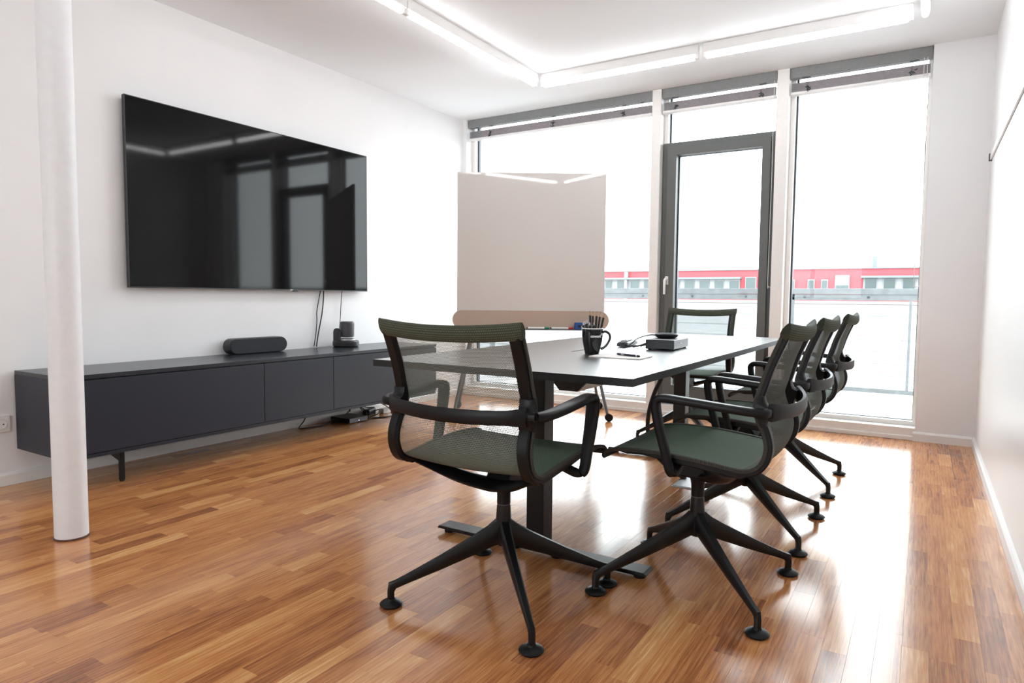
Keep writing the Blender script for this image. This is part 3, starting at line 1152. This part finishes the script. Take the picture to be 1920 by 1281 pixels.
cm = thing('conference_camera', 'charcoal pan-tilt camera on a round base on the lowboard', 'camera', (.125, 3.597, ZT))
MB().lathe([(0, 0), (.085, 0), (.095, .006), (.097, .012), (.097, .040), (.090, .047), (0, .047)], seg=32).build('base', 'device', cm, smooth=True)
MB().lathe([(0, .047), (.060, .047), (.064, .050), (.064, .062), (.05, .066), (0, .066)], (.012, 0, 0), seg=28).build('swivel_ring', 'alu', cm, smooth=True)
MB().lathe([(0, .073), (.046, .073), (.051, .078), (.053, .17), (.051, .184), (.045, .190), (0, .190)], (.015, 0, 0), seg=32).build('head', 'charcoal_head', cm, smooth=True)
mb2 = MB().prism([(-.052, .03), (.012, .03), (.012, .115), (.004, .132), (-.012, .140), (-.028, .140), (-.044, .132), (-.052, .115)], (-.080, -.056), 'y')
mb2.build('support_arm', 'device', cm, bevel=.006)


def cable(name, pts, rad, label, mat='cable', cat='cable', group=None, n=6):
    o = MB().tube(spline(pts, n), rad, 8).build(name, mat, smooth=True)
    return tag(o, label, cat, group)


cable('screen_cable', [(.022, 3.453, 1.0), (.012, 3.44, .92), (.012, 3.42, .83), (.014, 3.418, .76), (.02, 3.40, .66), (.028, 3.375, .575)], .0035, 'thin black cable curving left from the screen to the lowboard', group='cables below the screen')
cable('screen_cable', [(.022, 3.478, 1.0), (.014, 3.482, .92), (.014, 3.47, .83), (.018, 3.445, .74), (.026, 3.415, .65), (.038, 3.390, .575)], .0045, 'thicker black cable curving right from the screen to the lowboard', group='cables below the screen')
cable('camera_cable', [(.03, 3.655, 1.0), (.022, 3.65, .88), (.022, 3.64, .76), (.028, 3.625, .69), (.045, 3.60, .655), (.075, 3.592, .645)], .0028, 'straight black cable from the screen down to the camera', group='cables below the screen')

# under the lowboard
pc = thing('mini_computer', 'flat black mini computer with a lit indicator under the lowboard', 'computer', (.15, 3.605, 0))
bx('case', 'device', pc, -.10, .096, -.095, .095, .004, .040, bevel=.003)
bx('front_panel', 'device_side', pc, .0955, .098, -.093, .093, .006, .038, bevel=.001)
MB().lathe([(0, .0975), (.0022, .0975), (.0022, .0995), (0, .0995)], (0, 0, .018), 12, 'x').build('indicator', 'led', pc)
g = MB()
for a in (-.08, .08):
    for b in (-.08, .08):
        MB().lathe([(0, 0), (.01, 0), (.01, .005), (0, .005)], (a, b, 0), 10).build('rubber_foot', 'black', pc)
pa = thing('power_adapter', 'black power adapter lying under the far lowboard end', 'adapter', (.07, 3.90, 0), .3)
bx('brick', 'device', pa, -.03, .03, -.06, .06, 0, .045, bevel=.006)
MB().tube([(0, -.06, .02), (0, -.085, .018)], [.007, .004], 8).build('strain_relief', 'black', pa, smooth=True)
ps = thing('power_strip', 'white power strip on the floor under the lowboard', 'power strip', (.05, 3.95, 0), .02)
ps.location = (.12, 4.13, 0)
bx('strip_body', 'white_plastic', ps, -.025, .025, -.15, .15, 0, .04, bevel=.006)
for k in range(3):
    MB().lathe([(0, .0405), (.018, .0405), (.019, .042), (.021, .042), (.021, .040), (0, .0395)], (0, -.09 + .09 * k, 0), 20).build('outlet', 'white_plastic', ps, smooth=True)
cl = [
    [(.10, 3.50, .03), (.12, 3.36, .004), (.10, 3.22, .004), (.06, 3.20, .004), (.03, 3.28, .05), (.03, 3.33, .17)],
    [(.05, 3.66, .03), (.04, 3.74, .07), (.06, 3.80, .10), (.05, 3.88, .06), (.07, 3.96, .05)],
    [(.06, 3.70, .05), (.03, 3.70, .12), (.06, 3.62, .10), (.05, 3.5, .12), (.04, 3.42, .17)],
    [(.21, 3.78, .004), (.27, 3.88, .004), (.25, 4.0, .004), (.20, 4.05, .004), (.14, 4.02, .06), (.12, 3.9, .12), (.10, 3.8, .165)],
    [(.24, 4.06, .004), (.30, 4.16, .004), (.30, 4.28, .004), (.22, 4.36, .004), (.12, 4.32, .004)],
    [(.16, 4.09, .045), (.21, 4.05, .10), (.25, 4.10, .05), (.24, 4.20, .01), (.18, 4.22, .045)],
]
cl += [
    [(.20, 3.74, .01), (.16, 3.76, .06), (.12, 3.74, .09), (.10, 3.80, .05), (.14, 3.84, .01)],
    [(.18, 3.79, .005), (.22, 3.84, .03), (.17, 3.90, .05), (.12, 3.86, .02), (.16, 3.80, .005)],
]
labs = ['black cable arching over the floor before the mini computer', 'black cable looping between mini computer and adapter', 'black cable hanging above the mini computer',
        'black cable coiled on the floor behind the mini computer', 'black cable lying past the far lowboard end', 'black cable looping over the white power strip', 'black cable tangled right behind the mini computer', 'small black cable coil beside the power adapter']
for pts, lb in zip(cl, labs):
    cable('floor_cable', pts, .0042, lb, group='cables under the lowboard')

# ------------------------------------------------------------------ things on the table
mg = thing('mug', 'tall black mug lettered cowork, holding pencils on the table', 'mug', (2.668, 2.497, TZ))
body = [(0, .003), (.024, .003), (.027, 0), (.0295, .001), (.0315, .010), (.0365, .032), (.0408, .056), (.0430, .080), (.0437, .1035)]
inner = [(.0405, .1035), (.040, .085), (.0372, .055), (.028, .012), (0, .010)]
MB().lathe(body + inner, seg=48).build('cup', 'mug', mg, smooth=True, angle=60)
MB().lathe([(.0437, .1032), (.0440, .1055), (.0425, .1072), (.0405, .1055), (.0404, .1032)], seg=48).build('rim', 'mug_rim', mg, smooth=True)
ha = math.radians(18)
hp = []
for k in range(15):
    a = math.radians(112 - 224 * k / 14)
    rr = .040 + .032 * max(0, math.cos(a)) ** .8
    hp.append((rr * math.cos(ha), rr * math.sin(ha), .058 + .034 * math.sin(a) - .004))
hpts = [(.041 * math.cos(ha), .041 * math.sin(ha), .090), (.055 * math.cos(ha), .055 * math.sin(ha), .093), (.069 * math.cos(ha), .069 * math.sin(ha), .083), (.072 * math.cos(ha), .072 * math.sin(ha), .066),
        (.064 * math.cos(ha), .064 * math.sin(ha), .046), (.051 * math.cos(ha), .051 * math.sin(ha), .030), (.036 * math.cos(ha), .036 * math.sin(ha), .020)]
MB().tube(spline(hpts, 5), .0052, 10).build('handle', 'mug', mg, smooth=True)


def wrap_text(txt, size, r_at, zc, th0, parent, mat, name):
    cu = bpy.data.curves.new(name, 'FONT')
    cu.body = txt
    cu.size = size
    cu.align_x = 'CENTER'
    cu.extrude = .0
    cu.offset = size * .045
    to = bpy.data.objects.new(name + '_tmp', cu)
    COL.objects.link(to)
    bpy.context.view_layer.update()
    me = bpy.data.meshes.new_from_object(to.evaluated_get(bpy.context.evaluated_depsgraph_get()))
    bpy.data.objects.remove(to)
    import bmesh
    b = bmesh.new()
    b.from_mesh(me)
    bmesh.ops.triangulate(b, faces=b.faces)
    bmesh.ops.subdivide_edges(b, edges=[e for e in b.edges if e.calc_length() > size * .2], cuts=2)
    for v in b.verts:
        z = zc + v.co.y
        rr = r_at(z) + .0004
        th = th0 + v.co.x / rr
        v.co = Vector((rr * math.cos(th), rr * math.sin(th), z))
    b.to_mesh(me)
    b.free()
    me.materials.append(M[mat])
    ob = bpy.data.objects.new(name, me)
    COL.objects.link(ob)
    ob.parent = parent
    return ob


def mug_r(z):
    for (r0, z0), (r1, z1) in zip(body[2:-1], body[3:]):
        if z0 <= z <= z1:
            return r0 + (r1 - r0) * (z - z0) / (z1 - z0)
    return .0437


wrap_text('cowork', .0150, mug_r, .0700, math.radians(-43), mg, 'print_white', 'printed_lettering')
# small round mark beside the lettering
mk = MB()
for k in range(20):
    pass
thc = math.radians(-6)
ringp = []
for k in range(21):
    a = 2 * math.pi * k / 20
    z = .0825 + .0042 * math.sin(a)
    rr = mug_r(z) + .0006
    th = thc + .0042 * math.cos(a) / rr
    ringp.append((rr * math.cos(th), rr * math.sin(th), z))
MB().tube(ringp, .0010, 5).build('printed_mark', 'print_white', mg, smooth=True)


def pencil(base, tip, label):
    b, t_ = Vector(base), Vector(tip)
    d_ = (t_ - b).normalized()
    o = thing('pencil', label, 'pencil', Vector((2.668, 2.497, TZ)) + b, 0, 'pencils in the mug')
    L_ = (t_ - b).length
    MB().tube([(0, 0, 0), tuple(d_ * (L_ - .020))], .0046, 6).build('shaft', 'pencil', o)
    MB().tube([tuple(d_ * (L_ - .020)), tuple(d_ * (L_ - .005))], [.0044, .0014], 8).build('sharpened_wood', 'pencil_wood', o, smooth=True)
    MB().tube([tuple(d_ * (L_ - .005)), tuple(d_ * L_)], [.0013, .0003], 8).build('lead', 'graphite', o, smooth=True)


cr, sr = math.cos(Y_), math.sin(Y_)


def mugp(u, v, z):      # u across the view, v away from the viewer, both on the table plane
    return (u * cr - v * sr, u * sr + v * cr, z)


tall = [(-.004, .006, -.010, .012, .178), (.004, .0, .003, .02, .175), (.006, -.008, .0185, .008, .175), (.012, .002, .034, .012, .172), (.016, -.006, .0485, .000, .169)]
for k, (a, b, c, e, z) in enumerate(tall):
    pencil(mugp(a, b, .013), mugp(c, e, z), ['sharpened black pencil standing leftmost of the tall five in the mug', 'sharpened black pencil second from left of the tall five in the mug', 'sharpened black pencil in the middle of the tall five in the mug',
                                             'sharpened black pencil second from right of the tall five in the mug', 'sharpened black pencil leaning rightmost of the tall five in the mug'][k])


def ballpen(base, tip, label):
    b, t_ = Vector(base), Vector(tip)
    d_ = (t_ - b).normalized()
    L_ = (t_ - b).length
    o = thing('ballpoint_pen', label, 'pen', Vector((2.668, 2.497, TZ)) + b, 0, 'short pens in the mug')
    MB().tube([(0, 0, 0), tuple(d_ * (L_ - .012))], .0045, 10).build('barrel', 'pencil', o, smooth=True)
    MB().tube([tuple(d_ * (L_ - .012)), tuple(d_ * L_)], [.003, .0028], 8).build('push_button', 'chrome', o, smooth=True)
    side = d_.cross(Vector((0, 1, 0))).normalized() * .0055 - Vector((.003, .004, 0))
    MB().tube([tuple(d_ * (L_ - .042) + side), tuple(d_ * (L_ - .014) + side), tuple(d_ * (L_ - .013))], .0014, 6).build('clip', 'chrome', o, smooth=True)


short = [(-.018, -.004, -.0385, .006, .129), (-.012, .004, -.031, .012, .134), (-.010, -.008, -.026, -.010, .137), (-.006, .010, -.0215, .022, .138), (-.002, -.010, -.014, -.014, .130), (.004, -.012, .004, -.022, .131)]
lbs = ['short black pen leaning far left in the mug', 'second short black pen from the left in the mug', 'third short black pen from the left in the mug', 'short black pen with bright clip at the back of the mug',
       'short black pen just left of the tall pencils', 'short black pen in front of the tall pencils']
for k, (a, b, c, e, z) in enumerate(short):
    ballpen(mugp(a, b, .013), mugp(c, e, z), lbs[k])

npd = thing('notepad', 'white paper notepad lying beside the black mug', 'notepad', (2.815, 2.435, TZ), 0)
poly = [(2.722, 2.350), (2.930, 2.352), (2.925, 2.500), (2.717, 2.498)]
mb = MB()
mb.loft([[(x - 2.815, y - 2.435, 0.0006) for x, y in poly], [(x - 2.815, y - 2.435, .0045) for x, y in poly]])
mb.build('sheets', 'paper', npd)
mb = MB()
mb.loft([[(x - 2.815, y - 2.435, 0.0) for x, y in poly], [(x - 2.815, y - 2.435, .0007) for x, y in poly]])
mb.build('backing_card', 'taupe', npd)

pn = thing('stylus_pen', 'dark ballpoint pen lying on the white notepad', 'pen', (2.846, 2.428, TZ + .0045))
pa_, pb_ = Vector((2.788, 2.462, 0)), Vector((2.912, 2.402, 0))
dd = (pb_ - pa_).normalized()
c0 = Vector((2.846, 2.428, 0))
q = lambda s: tuple(pa_ - c0 + dd * s + Vector((0, 0, .0052)))
MB().tube([q(.012), q(.118)], .0048, 12).build('barrel', 'blue_dark', pn, smooth=True)
MB().tube([q(0), q(.003), q(.012)], [.0008, .0014, .0042], 10).build('tip', 'graphite', pn, smooth=True)
MB().tube([q(.118), q(.124)], .0049, 12).build('collar', 'chrome', pn, smooth=True)
MB().tube([q(.124), q(.131), q(.137)], [.0048, .0048, .002], 12).build('stylus_end', 'black', pn, smooth=True)
bandm = MB()
for s in (.036, .042, .048):
    bandm.tube([q(s), q(s + .003)], .0051, 12)
bandm.build('grip_rings', 'chrome', pn, smooth=True)

# mini PC box and hub puck
pcx = thing('table_computer', 'small black box computer on the table', 'computer', (2.822, 2.985, TZ), math.radians(3))
bx('case', 'device', pcx, -.065, .063, -.125, .125, .005, .046, bevel=.002)
bx('side_panel', 'device_side', pcx, .0628, .0645, -.124, .124, .006, .045, bevel=.0005)
bx('status_mark', 'print_white', pcx, .0644, .0650, -.012, .004, .026, .030)
MB().lathe([(0, -.1262), (.0028, -.1262), (.0028, -.1245), (0, -.1245)], (.0, 0, .024), 12, 'y').build('port', 'dark_hole', pcx)
g = MB()
for a in (-.05, .05):
    for b in (-.11, .11):
        MB().lathe([(0, 0), (.008, 0), (.008, .006), (0, .006)], (a, b, 0), 10).build('rubber_foot', 'black', pcx)
pk = thing('speakerphone_puck', 'round black speakerphone on top of the small box computer', 'speakerphone', (2.805, 3.02, TZ + .0462))
MB().lathe([(0, 0), (.038, 0), (.048, .005), (.053, .012), (.054, .017), (.051, .0205), (.046, .0215), (0, .0215)], seg=40).build('shell', 'device', pk, smooth=True)
MB().lathe([(0, .0212), (.046, .0216), (.045, .0225), (0, .0230)], seg=40).build('grille', 'charcoal_cloth', pk, smooth=True)

ph = thing('remote_handset', 'dark cordless remote handset lying behind the mug', 'remote', (2.604, 3.035, TZ), math.radians(-82))
ph.scale = (1.2, 1.25, 1.35)
mb = MB()
rings = []
for s, hw_, zt in ((-.10, .012, .010), (-.094, .020, .017), (-.06, .024, .021), (0, .0235, .019), (.06, .022, .018), (.085, .020, .017), (.092, .014, .012)):
    rings.append([(s, -hw_, .004), (s, -hw_ * .8, .0015), (s, hw_ * .8, .0015), (s, hw_, .004), (s, hw_ * .95, zt * .75), (s, hw_ * .7, zt), (s, -hw_ * .7, zt), (s, -hw_ * .95, zt * .75)])
MB().loft(rings).build('shell', 'device', ph, smooth=True, angle=40)
kp = MB()
for i in range(5):
    for j in range(3):
        kp.box(-.03 + i * .018, -.02 + i * .018, -.013 + j * .010, -.006 + j * .010, .0185, .0215)
kp.build('keypad', 'device_side', ph)
cable('puck_cable', [(2.765, 3.00, TZ + .058), (2.74, 2.97, TZ + .060), (2.70, 2.93, TZ + .045), (2.680, 2.895, TZ + .020), (2.664, 2.872, TZ + .005), (2.655, 2.862, TZ + .003)], .0025, 'thin cable dropping from the speakerphone into the table slot', group='cables on the table')
cable('box_cable', [(2.765, 3.06, TZ + .022), (2.735, 3.06, TZ + .028), (2.71, 3.03, TZ + .020), (2.69, 2.985, TZ + .008), (2.668, 2.95, TZ + .004)], .0040, 'thick cable from the small box computer to the table slot', group='cables on the table')
cable('box_cable', [(2.765, 3.10, TZ + .024), (2.73, 3.11, TZ + .030), (2.70, 3.08, TZ + .012), (2.675, 3.03, TZ + .005)], .0055, 'thick plugged cable behind the small box computer', group='cables on the table')

# cable conduit from the table down to the floor box
cable('cable_conduit', [(2.66, 3.40, TZ - .156), (2.650, 3.40, .52), (2.615, 3.40, .44), (2.588, 3.40, .33), (2.590, 3.40, .22), (2.64, 3.40, .11), (2.73, 3.40, .04), (2.80, 3.40, .010)], .0115, 'black cable conduit hanging from the table to the floor box', cat='conduit', n=8)
fb = thing('floor_box', 'metal floor box with hinged lid under the table', 'floor socket', (2.90, 3.36, 0))
bx('frame_plate', 'alu', fb, -.13, .13, -.11, .11, 0, .003, bevel=.001)
o = MB().prism([(-.10, .003), (-.10, .006), (.10, .012), (.10, .009)], (-.125, .07), 'x').build('lid', 'alu', fb)
bx('lid_slot', 'dark_hole', fb, -.10, -.07, .04, .09, .0028, .0045)

# ------------------------------------------------------------------ outside: balcony
bal = thing('balcony_floor', 'pale tiled balcony floor outside the windows', 'balcony', (2, 6.6, -.03), kind='structure')
bx('joint_bed', 'joint', bal, -8, 8, -1.16, 1.38, -.25, -.008)
TS = .43
k0 = -22
for i in range(-9, 12):
    for j in range(4):
        xa = 3.535 - 2 + i * TS
        ya = -1.13 + j * .63
        if abs(xa) < 5:
            bx('floor_tile', 'tile', bal, xa + .003, xa + TS - .003, ya + .003, ya + .627, -.03, 0)
dg = thing('drain_grate', 'slotted metal drain channel along the window foot outside', 'drain', (2, YW + .28, -.03))
bx('channel', 'galv', dg, -1.9, 1.9, -.05, .05, .0, .006)
sl = MB()
for i in range(60):
    xx = -1.85 + i * .0625
    sl.box(xx, xx + .04, -.03, .03, .0055, .0075)
sl.build('slots', 'gasket', dg)
rl = thing('balcony_railing', 'galvanised steel balcony railing with a wide top beam', 'railing', (2.0, 7.9, -.03))
bx('top_beam', 'galv', rl, -8, 6, -.01, .05, 1.045, 1.105, bevel=.003)
bx('lower_beam', 'galv', rl, -8, 6, .0, .04, .978, 1.043, bevel=.003)
bx('bottom_rail', 'galv', rl, -8, 6, .0, .03, .012, .058, bevel=.003)
for xx in (-6.4, -4.9, -3.4, -1.9, .565, 2.9, 4.4):
    bx('post', 'galv', rl, xx - .035, xx + .035, .0, .03, 0, 1.045, bevel=.002)
bx('stanchion', 'galv', rl, 1.69, 1.715, .0, .02, .05, .98, bevel=.002)
bt = MB()
for i in range(16):
    bt.lathe([(0, -.006), (.011, -.006), (.013, 0), (0, 0)], (-5.5 + i * .62, .0, 1.012), 10, 'y')
bt.build('bolts', 'gasket', rl)

# near white building
nb = thing('white_building', 'long white building with horizontal siding just beyond the balcony', 'building', (1, 14, -9))
bx('core', 'siding_gap', nb, -12, 11, .006, 6, 0, 9.88)
z = 9.87
for i in range(16):
    h = .218
    bx('siding_board', 'siding', nb, -12, 11, 0, .03, z - h + .010, z)
    z -= h
bx('lower_facade', 'siding', nb, -12, 11, 0, .03, 0, z)
bx('coping', 'pink_cap', nb, -12.05, 11.05, -.06, 6.05, 9.88, 9.925)
bx('window_shutter', 'ext_white', nb, 1.97, 2.48, -.02, .01, 9.19, 9.60)

# red building behind
rb = thing('red_building', 'long red rendered building with a band of windows in the distance', 'building', (-5, 45, -12))


def rbx(name, mat, x0, x1, z0, z1, y0=-.1, y1=.05):
    return bx(name, mat, rb, x0 + 5, x1 + 5, y0, y1, z0 + 12, z1 + 12)


rbx('facade', 'red_wall', -40, 22, -12, 2.84, 0, 12)
rbx('parapet_cap', 'fascia', -40.1, 22.1, 2.84, 2.90, -.08, 12)
wins = [(-15.97, -15.51, 1.45, 2.19), (-15.05, -14.52, 1.45, 2.23), (-14.04, -13.43, 1.45, 2.26), (-13.04, -12.40, 1.45, 2.25), (-11.4, -10.51, 1.45, 2.2), (-10.14, -9.51, 1.45, 2.2), (-9.12, -8.51, 1.45, 2.16),
        (-8.12, -7.56, 1.45, 2.15), (-7.14, -6.56, 1.45, 2.15), (-6.12, -5.52, 1.45, 2.35), (-3.49, -3.21, 1.45, 2.16), (-2.37, -2.07, 1.45, 2.16), (-1.61, -1.32, 1.45, 2.15), (-.84, -.14, 1.45, 2.41),
        (.74, 1.33, 1.45, 2.27), (1.72, 2.29, 1.45, 2.26), (2.7, 3.28, 1.45, 2.25), (3.7, 4.3, 1.45, 2.25), (-17.0, -16.5, 1.45, 2.2), (-18, -17.4, 1.45, 2.2)]
for a, b in ((-18.5, -12.0), (-11.6, -6.51), (.64, 5.0)):
    rbx('white_band', 'ext_white', a, b, 1.2, 2.3, -.12)
    rbx('fascia_strip', 'fascia', a - .1, b + .1, 2.28, 2.40, -.5)
for (a, b, c, e) in wins:
    fr = rbx('window', 'ext_white' if e != 2.41 else 'ext_white', a - .04, b + .04, c - .04, e + .05, -.16)
    o = bx('pane', 'ext_glass', fr, a + 5, b + 5, -.19, -.15, c + 12, (e if e != 2.41 else 1.85) + 12)
rbx('downpipe', 'ext_white', -14.46, -14.25, 0, 2.8, -.35, -.1)
rbx('chimney', 'fascia', .95, 1.2, 2.9, 3.69, 2, 2.3)
rbx('roof_hatch', 'ext_white', 2.2, 3.2, 2.9, 3.1, 2, 3)
rbx('antenna_bar', 'fascia', 1.9, 3.4, 3.12, 3.16, 2.4, 2.5)
gr = bx('ground_outside', 'street', None, -60, 60, 8.3, 120, -12.2, -12)
tag(gr, 'grey ground far below between the buildings', 'ground', kind='structure')

portal('window_portal', 1.21, 2.89, .96, 2.34, YR - .16, 1)
portal('window_portal', .06, 1.88, .1, HC, YW + .2, -1)
portal('window_portal', 1.96, 2.83, .1, HC, YW + .2, -1)
portal('window_portal', 2.93, 3.80, .1, HC, YW + .2, -1)
